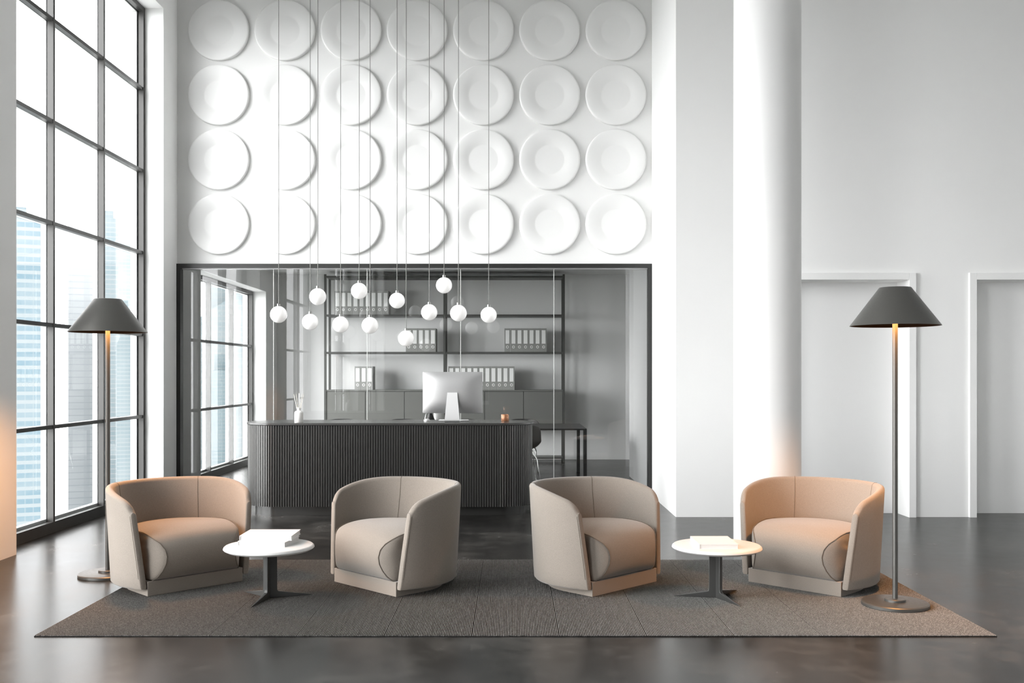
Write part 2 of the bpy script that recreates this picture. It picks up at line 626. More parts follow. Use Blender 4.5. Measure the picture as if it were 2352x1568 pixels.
for k in range(5):
    a, b = xs[k] + 0.003, xs[k + 1] - 0.003
    MB().add([(a, 0.02, 0.055), (b, 0.02, 0.055), (b, 0.02, 2.6), (a, 0.02, 2.6)], [(0, 1, 2, 3)]).build(
        'glass_pane', M['part_glass'], root, smooth=0, recalc=False)
for x in jx:
    MB().box(x - 0.003, x + 0.003, 0.012, 0.026, 0.055, 2.6).build('glass_joint', M['joint'], root, smooth=0)

# ------------------------------------------------------------------ round wall plates
R0 = 0.3465
prof = []
prof += [(0.0, 0.019), (0.162, 0.019), (0.168, 0.0193)]
for k in range(1, 13):                       # bowl rising to the rim
    t = k / 12
    prof.append((0.168 + 0.142 * t, 0.019 + 0.024 * math.sin(math.pi * t / 2)))
prof += [(0.330, 0.044), (0.3415, 0.0415), (0.3455, 0.037), (R0, 0.033), (R0, 0.0)]
pm = MB().lathe(prof, 0, 0, 96)
# the bowl opens towards the room: local z -> world -Y
pm.xform(Matrix(((1, 0, 0, 0), (0, 0, -1, 0), (0, 1, 0, 0), (0, 0, 0, 1))))
plate0 = pm.build('wall_plate', M['disc'], smooth=50)
rows = ['uppermost', 'second', 'third', 'lowest']
cols = ['first', 'second', 'third', 'fourth', 'fifth', 'sixth', 'seventh']
first = True
for r_ in range(4):
    for c_ in range(7):
        o = plate0 if first else plate0.copy()
        if not first: col.objects.link(o)
        first = False
        p = at(502 + c_ * 152.1, 69.3 + r_ * 148.4, YB - 0.03)
        o.location = (p.x, YB, p.z)
        tag(o, 'round white dished wall plate, %s row, %s from the window wall' % (rows[r_], cols[c_]), 'wall plate',
            'round white plates on the back wall')

# ------------------------------------------------------------------ pendants
pend = [(640, 722, 38.8), (712.5, 739, 37.2), (730, 681, 38.6), (782.5, 745, 37.7), (825, 668, 37.4), (850, 747, 38.3),
        (912, 690, 36.3), (933, 777, 37.0), (986, 717, 37.4), (1020, 655, 37.2), (1053, 719, 38.6), (1122.5, 723, 37.4)]
ordn = ['first', 'second', 'third', 'fourth', 'fifth', 'sixth', 'seventh', 'eighth', 'ninth', 'tenth', 'eleventh', 'twelfth']
extra = {4: 'hanging quite high', 7: 'hanging lowest', 9: 'hanging highest'}
GR = 0.083
gm = None
for i, (px, py, dia) in enumerate(pend):
    Yp = 2 * GR * F / dia
    p = at(px, py, Yp)
    root = empty('globe_pendant', p)
    if gm is None:
        prof = [(0, -GR)] + [(GR * math.sin(a), -GR * math.cos(a)) for a in [math.pi * k / 24 for k in range(1, 24)]] + [(0, GR)]
        a_ = MB().lathe(prof, 0, 0, 40).build('glass_globe', M['milk'], root, smooth=60)
        b_ = MB().lathe([(0, GR - 0.004), (0.0165, GR - 0.004), (0.0165, GR + 0.020), (0.013, GR + 0.023), (0.0, GR + 0.023)], 0, 0, 24).build('pendant_cap', M['cap'], root, smooth=40)
        gm = (a_, b_)
    else:
        for s_ in gm:
            q = s_.copy(); col.objects.link(q); q.parent = root
    MB().tube([(0, 0, GR + 0.02), (0, 0, ZC - p.z)], 0.0034, 8).build('pendant_cord', M['cord'], root, smooth=60)
    lab = 'white globe pendant on a thin cord, %s from the window' % ordn[i]
    if i in extra: lab += ', ' + extra[i]
    tag(root, lab, 'pendant lamp', 'globe pendants above the reception desk')

# ------------------------------------------------------------------ reception desk
DX0, DX1, DY, DR = -2.687, 0.219, 10.19, 0.355
desk = empty('reception_desk', ((DX0 + DX1) / 2, DY, 0))
tag(desk, 'long dark reception desk with rounded ends and vertical slats', 'reception desk')
dh = (DX1 - DX0) / 2
MB().prism(stadium(-dh, dh, 0, DR, 40), 0.893, 0.915).build('counter_top', M['counter'], desk, smooth=30, bevel=0.003)
MB().prism(stadium(-dh + 0.03, dh - 0.03, 0, DR - 0.03, 40), 0.092, 0.893).build('desk_core', M['core'], desk, smooth=30)
MB().prism(stadium(-dh + 0.082, dh - 0.082, 0, DR - 0.075, 40), 0, 0.092).build('desk_plinth', M['plinth'], desk, smooth=30)
sl = MB()
r_ = DR - 0.015
hx = dh - 0.012 - r_
straight = 2 * hx
arc = math.pi * r_
total = 2 * straight + 2 * arc
ns = round(total / 0.0249)
for k in range(ns):
    s_ = (k + 0.5) / ns * total
    if s_ < straight:
        x, y, nx, ny = -hx + s_, -r_, 0, -1
    elif s_ < straight + arc:
        a = -math.pi / 2 + (s_ - straight) / r_
        x, y, nx, ny = hx + r_ * math.cos(a), r_ * math.sin(a), math.cos(a), math.sin(a)
    elif s_ < 2 * straight + arc:
        x, y, nx, ny = hx - (s_ - straight - arc), r_, 0, 1
    else:
        a = math.pi / 2 + (s_ - 2 * straight - arc) / r_
        x, y, nx, ny = -hx + r_ * math.cos(a), r_ * math.sin(a), math.cos(a), math.sin(a)
    tx, ty = -ny, nx
    hw_, dp, ch = 0.0088, 0.018, 0.0022
    base = [(-hw_, -dp), (hw_, -dp), (hw_, -ch), (hw_ - ch, 0), (-hw_ + ch, 0), (-hw_, -ch)]
    poly = [(x + tx * u + nx * v_, y + ty * u + ny * v_) for u, v_ in base]
    sl.prism(poly, 0.090, 0.888)
sl.build('slatted_cladding', M['slat'], desk, smooth=0)
DT = 0.915

# ------------------------------------------------------------------ things on the desk
mon = empty('computer_monitor', (-0.600, 10.11, DT))
tag(mon, 'silver all-in-one computer seen from behind on the reception desk', 'computer')
W2, zb, zt = 0.302, 0.086, 0.503
mm_ = MB()
nx_, nz_ = 24, 18
vs = []
for j in range(nz_ + 1):
    for i in range(nx_ + 1):
        u = -1 + 2 * i / nx_; v_ = -1 + 2 * j / nz_
        bul = (1 - abs(u) ** 3.2) * (1 - abs(v_) ** 3.2)
        # rounded corners
        rr = 0.03
        X = u * W2; Z = (zb + zt) / 2 + v_ * (zt - zb) / 2
        vs.append((X, 0.012 - 0.052 * bul, Z))
fs = [(j * (nx_ + 1) + i, j * (nx_ + 1) + i + 1, (j + 1) * (nx_ + 1) + i + 1, (j + 1) * (nx_ + 1) + i) for j in range(nz_) for i in range(nx_)]
mm_.add(vs, fs)
o = len(vs)
per = [i for i in range(nx_ + 1)] + [j * (nx_ + 1) + nx_ for j in range(1, nz_ + 1)] + [nz_ * (nx_ + 1) + i for i in range(nx_ - 1, -1, -1)] + [j * (nx_ + 1) for j in range(nz_ - 1, 0, -1)]
extra_v = [(vs[i][0], 0.018, vs[i][2]) for i in per]
mm_.v += extra_v
n_ = len(per)
for k in range(n_):
    mm_.f.append((per[k], per[(k + 1) % n_], o + (k + 1) % n_, o + k)); mm_.mi.append(0)
mm_.f.append(tuple(o + k for k in range(n_))); mm_.mi.append(0)
mm_.build('monitor_housing', M['alu'], mon, smooth=50, bevel=0.003)
MB().box(-W2 + 0.008, W2 - 0.008, 0.018, 0.021, zb + 0.05, zt - 0.008).build('screen', M['screen'], mon, smooth=0)
path = [(-0.048, 0.296), (-0.060, 0.26), (-0.073, 0.12), (-0.078, 0.035), (-0.076, 0.018), (-0.066, 0.006), (-0.05, 0.002), (0.09, 0.002)]
wid = [0.050, 0.053, 0.066, 0.074, 0.075, 0.075, 0.076, 0.082]
tk = 0.006
st = MB(); vs = []
for (yy, zz), ww in zip(path, wid):
    vs += [(-ww, yy, zz), (ww, yy, zz)]
np_ = len(path)
inner = []
for i, ((yy, zz), ww) in enumerate(zip(path, wid)):
    p0 = Vector(path[max(i - 1, 0)]); p1 = Vector(path[min(i + 1, np_ - 1)])
    t_ = (p1 - p0).normalized(); nrm = Vector((-t_.y, t_.x))
    inner += [(-ww, yy + nrm.x * tk, zz + nrm.y * tk), (ww, yy + nrm.x * tk, zz + nrm.y * tk)]
fs = []
B_ = 2 * np_
for i in range(np_ - 1):
    a = 2 * i
    fs += [(a, a + 1, a + 3, a + 2), (B_ + a, B_ + a + 2, B_ + a + 3, B_ + a + 1), (a, a + 2, B_ + a + 2, B_ + a), (a + 1, B_ + a + 1, B_ + a + 3, a + 3)]
fs += [(0, B_, B_ + 1, 1), (2 * np_ - 2, 2 * np_ - 1, B_ + 2 * np_ - 1, B_ + 2 * np_ - 2)]
st.add(vs + inner, fs).build('monitor_stand', M['alu_white'], mon, smooth=30)

kb = empty('keyboard', (-0.600, 10.34, DT))
tag(kb, 'slim silver keyboard lying behind the computer stand', 'keyboard')
MB().box(-0.155, 0.155, -0.055, 0.055, 0.0, 0.009).build('keyboard_body', M['alu_white'], kb, smooth=0, bevel=0.003)
km = MB()
for a in range(13):
    for b in range(4):
        km.box(-0.147 + a * 0.0227, -0.147 + a * 0.0227 + 0.019, -0.048 + b * 0.024, -0.048 + b * 0.024 + 0.019, 0.009, 0.0115)
km.build('keys', M['paper'], kb, smooth=0)

ms = empty('computer_mouse', (-0.868, 10.22, DT))
tag(ms, 'small white computer mouse beside the computer', 'computer mouse')
prof = [(1, 0), (1.0, 0.35), (0.93, 0.62), (0.75, 0.84), (0.5, 0.95), (0, 1.0)]
o_ = MB().lathe([(0, 0)] + prof, 0, 0, 32)
o_.v = [(x * 0.031, y * 0.052, z * 0.026) for x, y, z in o_.v]
o_.build('mouse_shell', M['table_top'], ms, smooth=50)
MB().box(-0.0008, 0.0008, 0.008, 0.048, 0.012, 0.0235).build('mouse_button_split', M['core'], ms, smooth=0)

rd = empty('reed_diffuser', (at(685.5, 970, 9.95).x, 9.97, DT))
tag(rd, 'white reed diffuser bottle with pale sticks on the desk', 'reed diffuser')
MB().lathe([(0, 0), (0.041, 0), (0.044, 0.004), (0.044, 0.094), (0.041, 0.104), (0.030, 0.113), (0.018, 0.117), (0.0165, 0.122), (0.0165, 0.134), (0.020, 0.137), (0.020, 0.146), (0.012, 0.147), (0.010, 0.128), (0, 0.128)], 0, 0, 40).build('bottle', M['ceramic'], rd, smooth=40)
for a, b in ((-0.053, 0.01), (-0.022, -0.02), (-0.004, 0.022), (0.010, -0.02), (0.030, 0.012), (0.050, -0.01)):
    MB().tube([(a * -0.10, b * -0.1, 0.03), (a, b, 0.292 - abs(a) * 0.25)], 0.0022, 6).build('reed_stick', M['reed'], rd, smooth=60)
MB().lathe([(0, 0.0), (0.010, 0), (0.010, 0.003), (0, 0.003)], 0, 0, 16).xform(Matrix.Translation((0.017, -0.017, 0.136)) @ Matrix.Rotation(math.radians(60), 4, 'X')).build('neck_tag', M['cord'], rd, smooth=40)

cd = empty('candle', (at(1160, 966, 10.28).x, 10.28, DT))
tag(cd, 'small copper candle jar near the curved end of the desk', 'candle')
MB().lathe([(0, 0), (0.038, 0), (0.040, 0.003), (0.040, 0.066), (0.0385, 0.068), (0.037, 0.066), (0.037, 0.048), (0, 0.048)], 0, 0, 40).build('candle_jar', M['copper'], cd, smooth=40)
MB().lathe([(0, 0.046), (0.0365, 0.046), (0.0365, 0.050), (0, 0.050)], 0, 0, 32).build('wax', M['wax'], cd, smooth=40)
MB().tube([(0, 0, 0.049), (0.001, 0, 0.058)], 0.001, 6).build('wick', M['core'], cd, smooth=60)

# ------------------------------------------------------------------ office: shelving
SX0, SX1, SY, SD = -2.965, 0.834, 15.80, 0.42
sh = empty('shelving_unit', ((SX0 + SX1) / 2, SY, 0))
tag(sh, 'wide dark metal shelving unit with grey cabinets against the office wall', 'shelving unit')
sw = (SX1 - SX0) / 2
pw = 0.034
levels = [0.08, 0.56, 1.145, 1.745, 2.335, 2.945]
for px in (-sw, -pw / 2 - 0.0, sw - pw):
    for py in (0.0, SD - pw):
        MB().box(px, px + pw, py, py + pw, 0, 2.97).build('post', M['shelf'], sh, smooth=0)
for z in levels:
    t_ = 0.030 if z > 1.2 else 0.022
    if abs(z - 0.56) < 0.01:
        continue
    for a, b in ((-sw + pw, -pw / 2), (pw / 2, sw - pw)):
        MB().box(a, b, 0.004, SD - 0.004, z - t_, z).build('shelf', M['shelf'] if z != 1.145 else M['cabinet'], sh, smooth=0)
cb = MB().box(-sw + pw, -pw / 2, 0.03, SD - 0.01, 0.545, 1.123).box(pw / 2, sw - pw, 0.03, SD - 0.01, 0.545, 1.123)
cb.build('cabinet_body', M['shelf'], sh, smooth=0)
dwid = (sw - pw * 1.5) / 3
for a in (-sw + pw, pw / 2):
    for k in range(3):
        MB().box(a + k * dwid + 0.004, a + (k + 1) * dwid - 0.004, 0.010, 0.029, 0.548, 1.116).build('cabinet_door', M['cabinet'], sh, smooth=0, bevel=0.001)

# binders
BW, BH, BD = 0.0935, 0.372, 0.29
PITCH = 0.0953
bproto = None
YB0 = SY + 0.03
rowsB = [(768, 9, 2.335, 'row of nine'), (932, 5, 1.745, 'row of five'), (1158.6, 7, 1.745, 'row of seven'),
         (814.5, 3, 1.145, 'row of three'), (1029.5, 11, 1.145, 'row of eleven')]
for x0, n_, z, desc in rowsB:
    X0 = (x0 - 1176) / F * YB0
    for k in range(n_):
        loc = (X0 + PITCH * (k + 0.5), YB0, z)
        if bproto is None:
            bproto = empty('ring_binder', loc)
            bb = MB()
            h_ = BW / 2
            bb.box(-h_, h_, 0, 0.004, 0, BH)
            bb.box(-h_, -h_ + 0.003, 0.004, BD, 0, BH).box(h_ - 0.003, h_, 0.004, BD, 0, BH)
            bb.box(-h_ + 0.003, h_ - 0.003, 0.02, BD - 0.008, 0.006, BH - 0.006, 1)
            bb.build('binder_cover', [M['binder'], M['pages']], bproto, smooth=0)
            MB().box(-0.030, 0.030, -0.0015, 0, 0.130, 0.342).build('spine_label', M['paper'], bproto, smooth=0)
            MB().lathe([(0.012, 0), (0.021, 0), (0.0215, 0.002), (0.017, 0.003), (0.012, 0.001)], 0, 0, 24).xform(
                Matrix.Translation((0, 0, 0.078)) @ Matrix.Rotation(math.radians(90), 4, 'X')).build('finger_ring', M['paper'], bproto, smooth=60)
            MB().lathe([(0, 0.0008), (0.012, 0.0008)], 0, 0, 24).xform(
                Matrix.Translation((0, 0, 0.078)) @ Matrix.Rotation(math.radians(90), 4, 'X')).build('finger_hole', M['cap'], bproto, smooth=60)
            o = bproto
        else:
            o = copy_tree(bproto); o.location = loc
        tag(o, 'grey ring binder, %s from the window end of the %s' % (ordn[k], desc), 'binder', 'grey binders on the office shelves')

# ------------------------------------------------------------------ office table and chairs
TZ = 0.69
tx1 = 0.967
tx0 = -2.75
ot = empty('conference_table', ((tx0 + tx1) / 2, 13.62, 0))
tag(ot, 'long black conference table inside the glazed office', 'table')
tw, td = (tx1 - tx0) / 2, 0.68
MB().box(-tw, tw, -td, td, TZ - 0.020, TZ).build('table_top', M['office_table'], ot, smooth=0, bevel=0.003)
for sx_ in (-1, 1):
    for sy_ in (-1, 1):
        x = sx_ * (tw - 0.022); y = sy_ * (td - 0.03)
        MB().box(x - 0.022, x + 0.022, y - 0.03, y + 0.03, 0, TZ - 0.020).build('table_leg', M['office_table'], ot, smooth=0)


def office_chair():
    root = empty('meeting_chair')
    prof = [(-0.235, 0.425), (-0.21, 0.440), (-0.12, 0.435), (0.02, 0.425), (0.12, 0.428), (0.175, 0.450), (0.205, 0.50), (0.222, 0.57), (0.235, 0.65), (0.245, 0.72), (0.248, 0.745)]
    nu = 20
    vs = []; nv = len(prof)
    for j, (y, z) in enumerate(prof):
        q = max(0.0, min(1.0, (z - 0.43) / 0.2))
        for i in range(nu + 1):
            u = -1 + 2 * i / nu
            hwid = 0.245 if j > 0 else 0.225
            if j == nv - 1: hwid = 0.20
            if j == nv - 2: hwid = 0.235
            zz = z + (1 - q) * 0.10 * abs(u) ** 3.5 - (0.03 * abs(u) ** 4 if j >= nv - 2 else 0)
            yy = y - q * 0.12 * abs(u) ** 2.4
            vs.append((u * hwid, yy, zz))
    fs = [(j * (nu + 1) + i, j * (nu + 1) + i + 1, (j + 1) * (nu + 1) + i + 1, (j + 1) * (nu + 1) + i) for j in range(nv - 1) for i in range(nu)]
    o = MB().add(vs, fs).build('seat_shell', M['office_seat'], root, smooth=80)
    s = o.modifiers.new('thick', 'SOLIDIFY'); s.thickness = 0.022; s.offset = 0
    b = o.modifiers.new('sub', 'SUBSURF'); b.levels = 1; b.render_levels = 1
    for sx_ in (-1, 1):
        MB().tube([(sx_ * 0.13, -0.14, 0.428), (sx_ * 0.19, -0.19, 0.30), (sx_ * 0.225, -0.22, 0.012), (sx_ * 0.225, -0.20, 0.006), (sx_ * 0.225, 0.22, 0.006), (sx_ * 0.225, 0.24, 0.012), (sx_ * 0.19, 0.17, 0.30), (sx_ * 0.13, 0.10, 0.420)], 0.006, 8).build('sled_leg', M['chrome'], root, smooth=60)
    MB().tube([(-0.13, -0.10, 0.414), (0.13, -0.10, 0.414)], 0.006, 8).build('cross_bar', M['chrome'], root, smooth=60)
    return root


ch0 = office_chair()
ch0.location = (0.115, 12.98, 0)
ch0.rotation_euler = (0, 0, math.radians(180 + 6))
GRPC = 'dark meeting chairs around the conference table'
tag(ch0, 'dark meeting chair with chrome sled legs beside the curved desk end', 'chair', GRPC)
# facing the table: the chair's back is towards the lobby
for px, deg, lab in ((789, 4, 'nearest the windows'), (925, -3, 'behind the mouse and monitor'), (1068, 5, 'behind the keyboard'), (1200, -2, 'behind the copper candle')):
    c_ = copy_tree(ch0)
    c_.location = ((px - 1176) / F * 14.55, 14.35, 0)
    c_.rotation_euler = (0, 0, math.radians(deg))
    tag(c_, 'dark meeting chair across the conference table, only its rim showing, %s' % lab, 'chair', GRPC)

# the near chair faces the table, so its backrest is on the lobby side

pt = empty('white_pot', (at(1008, 960, 13.45).x, 13.45, TZ))
tag(pt, 'white ribbed pot on the conference table behind the monitor', 'pot')
pr = [(0, 0), (0.062, 0)]
for k in range(9):
    pr += [(0.072, 0.006 + k * 0.021), (0.069, 0.016 + k * 0.021)]
pr += [(0.070, 0.195), (0.064, 0.196), (0.060, 0.02), (0, 0.02)]
MB().lathe(pr, 0, 0, 40).build('pot_body', M['ceramic'], pt, smooth=50)
cf = empty('conical_carafe', (at(989.5, 960, 13.35).x, 13.32, TZ))
tag(cf, 'black conical carafe on the conference table beside the white pot', 'carafe')
MB().lathe([(0, 0), (0.075, 0), (0.078, 0.006), (0.055, 0.10), (0.022, 0.19), (0.018, 0.23), (0.024, 0.25), (0.018, 0.25), (0.012, 0.22), (0, 0.2)], 0, 0, 40).build('carafe_body', M['office_table'], cf, smooth=50)
MB().tube([(-0.02, -0.01, 0.22), (-0.05, -0.02, 0.21), (-0.075, -0.03, 0.10), (-0.07, -0.03, 0.06)], 0.005, 8).build('carafe_handle', M['chrome'], cf, smooth=60)
bw = empty('black_bowl', (at(973, 960, 13.1).x - 0.02, 13.12, TZ))
tag(bw, 'low black bowl with a steel rim on the conference table', 'bowl')
MB().lathe([(0, 0), (0.035, 0), (0.06, 0.05), (0.064, 0.10), (0.060, 0.10), (0.055, 0.05), (0, 0.02)], 0, 0, 40).build('bowl_body', M['office_table'], bw, smooth=50)
MB().lathe([(0.060, 0.098), (0.0655, 0.098), (0.0655, 0.108), (0.060, 0.108), (0.060, 0.098)], 0, 0, 40).build('bowl_rim', M['chrome'], bw, smooth=50)

# ------------------------------------------------------------------ rug
RX0, RX1, RY0, RY1 = -2.545, 2.583, 5.331, 7.506
rug = empty('rug', ((RX0 + RX1) / 2, (RY0 + RY1) / 2, 0))
tag(rug, 'large grey ribbed rug under the armchairs', 'rug')
rh, rl = (RX1 - RX0) / 2, (RY1 - RY0) / 2
RT = 0.0085
MB().box(-rh, rh, -rl, rl, 0, 0.004).build('groove_shade_backing', M['rug_dark'], rug, smooth=0)  # base sheet coloured as the shade between the ribs
rb = MB()
panels, per = 11, 51
pitch = 2 * rh / (panels * per + panels * 0.2)
x = -rh
for pnl in range(panels):
    x += pitch * 0.1
    for k in range(per):
        a, b = x + 0.17 * pitch, x + 0.83 * pitch
        mid = (a + b) / 2; hr = (b - a) / 2
        sec = [(a, 0.0035), (mid - hr * 0.80, 0.0066), (mid - hr * 0.32, RT), (mid + hr * 0.32, RT), (mid + hr * 0.80, 0.0066), (b, 0.0035)]
        vs = [(sx_, -rl, sz) for sx_, sz in sec] + [(sx_, rl, sz) for sx_, sz in sec]
        rb.add(vs, [(i, i + 1, 7 + i, 6 + i) for i in range(5)] + [(5, 4, 3, 2, 1, 0), (6, 7, 8, 9, 10, 11)])
        x += pitch
    x += pitch * 0.1
rb.build('rug_ribs', M['rug'], rug, smooth=60, recalc=False)
RZ = RT


# ------------------------------------------------------------------ armchair
CB = 0.22


def taper(b):
    q = max(0.0, min(1.0, (CB - b) / CB))
    return 1 - 0.0 * q ** 1.5


def bend(z):
    return 0.009 + 0.045 * max(0.0, min(1.0, (z - 0.05) / 0.52)) ** 1.15


def shell_pt(t, z, inner):
    R = 0.433 + 0.033 * (z - 0.05) / 0.62
    if inner:
        th = 0.048 - 0.010 * abs(t) ** 5 + 0.034 * max(0.0, min(1.0, (0.64 - z) / 0.30)) * (1 - abs(t) ** 5)
        R -= th
    c_ = max(-1.0, min(1.0, (bend(z) - CB) / R))
    pe = math.acos(c_)
    ph = t * pe
    b = CB + R * math.cos(ph)
    x = R * math.sin(ph) * taper(b)
    return x, b


def ztop(t):
    z = 0.6
    for _ in range(6):
        x, b = shell_pt(t, z, False)
        z = 0.668 if b > 0.52 else 0.668 - 0.082 * ((0.52 - b) / 0.45) ** 2
        q = max(0.0, min(1.0, (0.130 - b) / 0.075))
        z -= 0.050 * (1 - math.sqrt(max(0.0, 1 - q * q)))
    return z


def make_armchair():
    root = empty('armchair')
    # plinth
    r_ = 0.331; cb_ = 0.235
    poly = [(-r_, 0), (r_, 0)]
    for k in range(25):
        a = math.pi * k / 24
        poly.append((r_ * math.cos(a), cb_ + r_ * math.sin(a)))
    MB().prism(poly, 0, 0.092).build('plinth', M['fabric'], root, smooth=30, bevel=0.003)
    # wrap-around shell
    nt = 72
    ts = []
    for k in range(nt + 1):
        s_ = -1 + 2 * k / nt
        ts.append(math.copysign(1 - (1 - abs(s_)) ** 1.25, s_) if abs(s_) > 0 else 0.0)
    lev = [0.0, 0.12, 0.3, 0.5, 0.7, 0.86, 1.0]
    rings = []
    z0 = 0.048
    for t in ts:
        zt_ = ztop(t)
        rr = 0.024
        ring = []
        body_top = zt_ - rr
        ring.append((0.12, z0))
        for l in lev:
            ring.append((0.0, z0 + 0.012 + (body_top - z0 - 0.012) * l))
        for k in range(1, 8):
            a = math.pi * k / 8
            ring.append(((1 - math.cos(a)) / 2, body_top + rr * math.sin(a)))
        for l in reversed(lev):
            ring.append((1.0, z0 + 0.012 + (body_top - z0 - 0.012) * l))
        ring.append((0.88, z0))
        pts = []
        for u, z in ring:
            xo, bo = shell_pt(t, z, False); xi, bi = shell_pt(t, z, True)
            pts.append(Vector((xo + (xi - xo) * u, bo + (bi - bo) * u, z)))
        rings.append(pts)

    def cap(pts, sgn):
        c_ = sum(pts, Vector()) / len(pts)
        res = []
        for fwd, sc in ((0.006, 0.90), (0.009, 0.70)):
            rg = []
            for p, (u_) in zip(pts, range(len(pts))):
                xm = c_.x + (p.x - c_.x)
                # shrink only across the thickness
                q = pts[len(pts) - 1 - u_]
                mid = (p + q) / 2
                rr_ = mid + (p - mid) * sc
                dz = -0.5 * (1 - sc) * 0.02 if p.z > c_.z else 0.0
                rg.append(Vector((rr_.x, rr_.y - fwd, rr_.z + dz)))
            res.append(rg)
        return res
    c1 = cap(rings[0], -1); c2 = cap(rings[-1], 1)
    allr = [c1[1], c1[0]] + rings + [c2[0], c2[1]]
    nr = len(allr[0]); vs = [p for r in allr for p in r]; fs = []
    for i in range(len(allr) - 1):
        for k in range(nr):
            k2 = (k + 1) % nr
            fs.append((i * nr + k, i * nr + k2, (i + 1) * nr + k2, (i + 1) * nr + k))
    # caps as strips across the thickness
    for base in (0, (len(allr) - 1) * nr):
        for k in range(nr // 2 - 1):
            fs.append((base + k, base + k + 1, base + nr - 2 - k, base + nr - 1 - k))
    shell = MB().add(vs, fs).build('backrest_shell', M['fabric'], root, smooth=60)
    # seams of the shell
    for sg in (-1, 1):
        t0 = sg * 0.375
        zt_ = ztop(t0)
        pts = []
        for z in [0.34, 0.42, 0.5, 0.57, zt_ - 0.024]:
            x, b = shell_pt(t0, z, True)
            pts.append((x * 0.999, b - 0.0005, z))
        for k in range(7, -1, -1):
            a = math.pi * k / 8
            z = zt_ - 0.024 + 0.0245 * math.sin(a)
            xo, bo = shell_pt(t0, z, False); xi, bi = shell_pt(t0, z, True)
            u = (1 - math.cos(a)) / 2
            pts.append((xo + (xi - xo) * u, bo + (bi - bo) * u, z))
        MB().tube(pts, 0.0018, 6).build('seam', M['piping'], shell, smooth=60)
        # seam along the front edge of each arm and on over the rim
        e = []
        for l in range(2, nr // 2 - 3):
            e.append(rings[0 if sg < 0 else -1][l])
        MB().tube(e, 0.0020, 6).build('seam', M['piping'], shell, smooth=60)
    # seat cushion
    prof = [(0.30, 0.090), (0.12, 0.089), (0.030, 0.089), (0.000, 0.095), (-0.026, 0.118), (-0.047, 0.155), (-0.062, 0.20), (-0.066, 0.245), (-0.058, 0.290),
            (-0.036, 0.328), (-0.002, 0.356), (0.045, 0.375), (0.10, 0.387), (0.17, 0.392), (0.26, 0.392), (0.36, 0.388), (0.45, 0.382), (0.53, 0.374), (0.55, 0.34), (0.55, 0.2)]

    def hwid(b):
        lim = math.sqrt(max(0.012, 0.372 ** 2 - (b - CB) ** 2)) - 0.003
        return min(0.306 + 0.20 * max(0.0, b - 0.06), lim)
    nu = 20
    vs = []; fs = []
    np_ = len(prof)
    for j, (b, z) in enumerate(prof):
        wv = hwid(b)
        top = max(0.0, min(1.0, (z - 0.25) / 0.12))
        frt = 1.0 if (b < 0.02 and 0.12 < z < 0.36) else 0.0
        for i in range(nu + 1):
            u = -1 + 2 * i / nu
            cr = 1 - abs(u) ** 2.4
            vs.append((u * wv, b - 0.012 * cr * frt, z + 0.024 * cr * top))
    for j in range(np_ - 1):
        for i in range(nu):
            a = j * (nu + 1) + i
            fs.append((a, a + 1, a + nu + 2, a + nu + 1))
    cu = MB().add(vs, fs)
    # bulging side panels
    for sg, ii in ((-1, 0), (1, nu)):
        edge = [vs[j * (nu + 1) + ii] for j in range(np_)]
        cb2, cz2 = 0.22, 0.245
        layers = [edge]
        for sc, out in ((0.94, 0.010), (0.80, 0.020), (0.5, 0.026), (0.02, 0.028)):
            ly = []
            for p in edge:
                b2 = cb2 + (p[1] - cb2) * sc
                ly.append((sg * (hwid(b2) + (0.7 * out if b2 < 0.1 else 0.0)), b2, cz2 + (p[2] - cz2) * sc))
            layers.append(ly)
        # keep panel on the cushion's side line
        base = len(cu.v)
        vv = [p for Lr in layers for p in Lr]
        ff = []
        for a in range(len(layers) - 1):
            for j in range(np_ - 1):
                q = a * np_ + j
                ff.append((q, q + 1, q + np_ + 1, q + np_))
        cu.add(vv, ff)
    import bmesh
    cush = cu.build('seat_cushion', M['fabric'], root, smooth=0)
    me = cush.data
    bm = bmesh.new(); bm.from_mesh(me)
    bmesh.ops.remove_doubles(bm, verts=bm.verts, dist=0.0004)
    bmesh.ops.recalc_face_normals(bm, faces=bm.faces)
    bm.to_mesh(me); bm.free()
    me.polygons.foreach_set('use_smooth', [True] * len(me.polygons))
    s = cush.modifiers.new('soft', 'SUBSURF'); s.levels = 1; s.render_levels = 2
    for sg, ii in ((-1, 0), (1, nu)):
        edge = [vs[j * (nu + 1) + ii] for j in range(2, np_ - 2)]
        MB().tube([(p[0] + sg * 0.0005, p[1], p[2]) for p in edge], 0.0022, 6).build('piping', M['piping'], cush, smooth=60)
    return root


chair0 = make_armchair()
GA = 'beige tub armchairs on the rug'
P1 = [(-2.275, 6.252), (-0.722, 6.237), (0.501, 6.240), (2.050, 6.237)]
s2 = math.sqrt(0.5)
labs = ['beige tub armchair beside the window floor lamp', 'beige tub armchair turned towards the two stacked books, in front of the desk slats',
        'beige tub armchair turned towards the single book table', 'beige tub armchair glowing warm under the floor lamp on the rug']
for i, (x, y) in enumerate(P1):
    right = i in (0, 2)
    # rotation +45: front faces right-near; the near plinth corner is local (-.33, 0); else local (+.33, 0)
    th = math.radians(45 if right else -45)
    lx = -0.331 if right else 0.331
    ox = x - lx * math.cos(th)
    oy = y - lx * math.sin(th)
    c_ = chair0 if i == 0 else copy_tree(chair0)
    c_.location = (ox, oy, RZ)
    c_.rotation_euler = (0, 0, th)
    tag(c_, labs[i], 'armchair', GA)


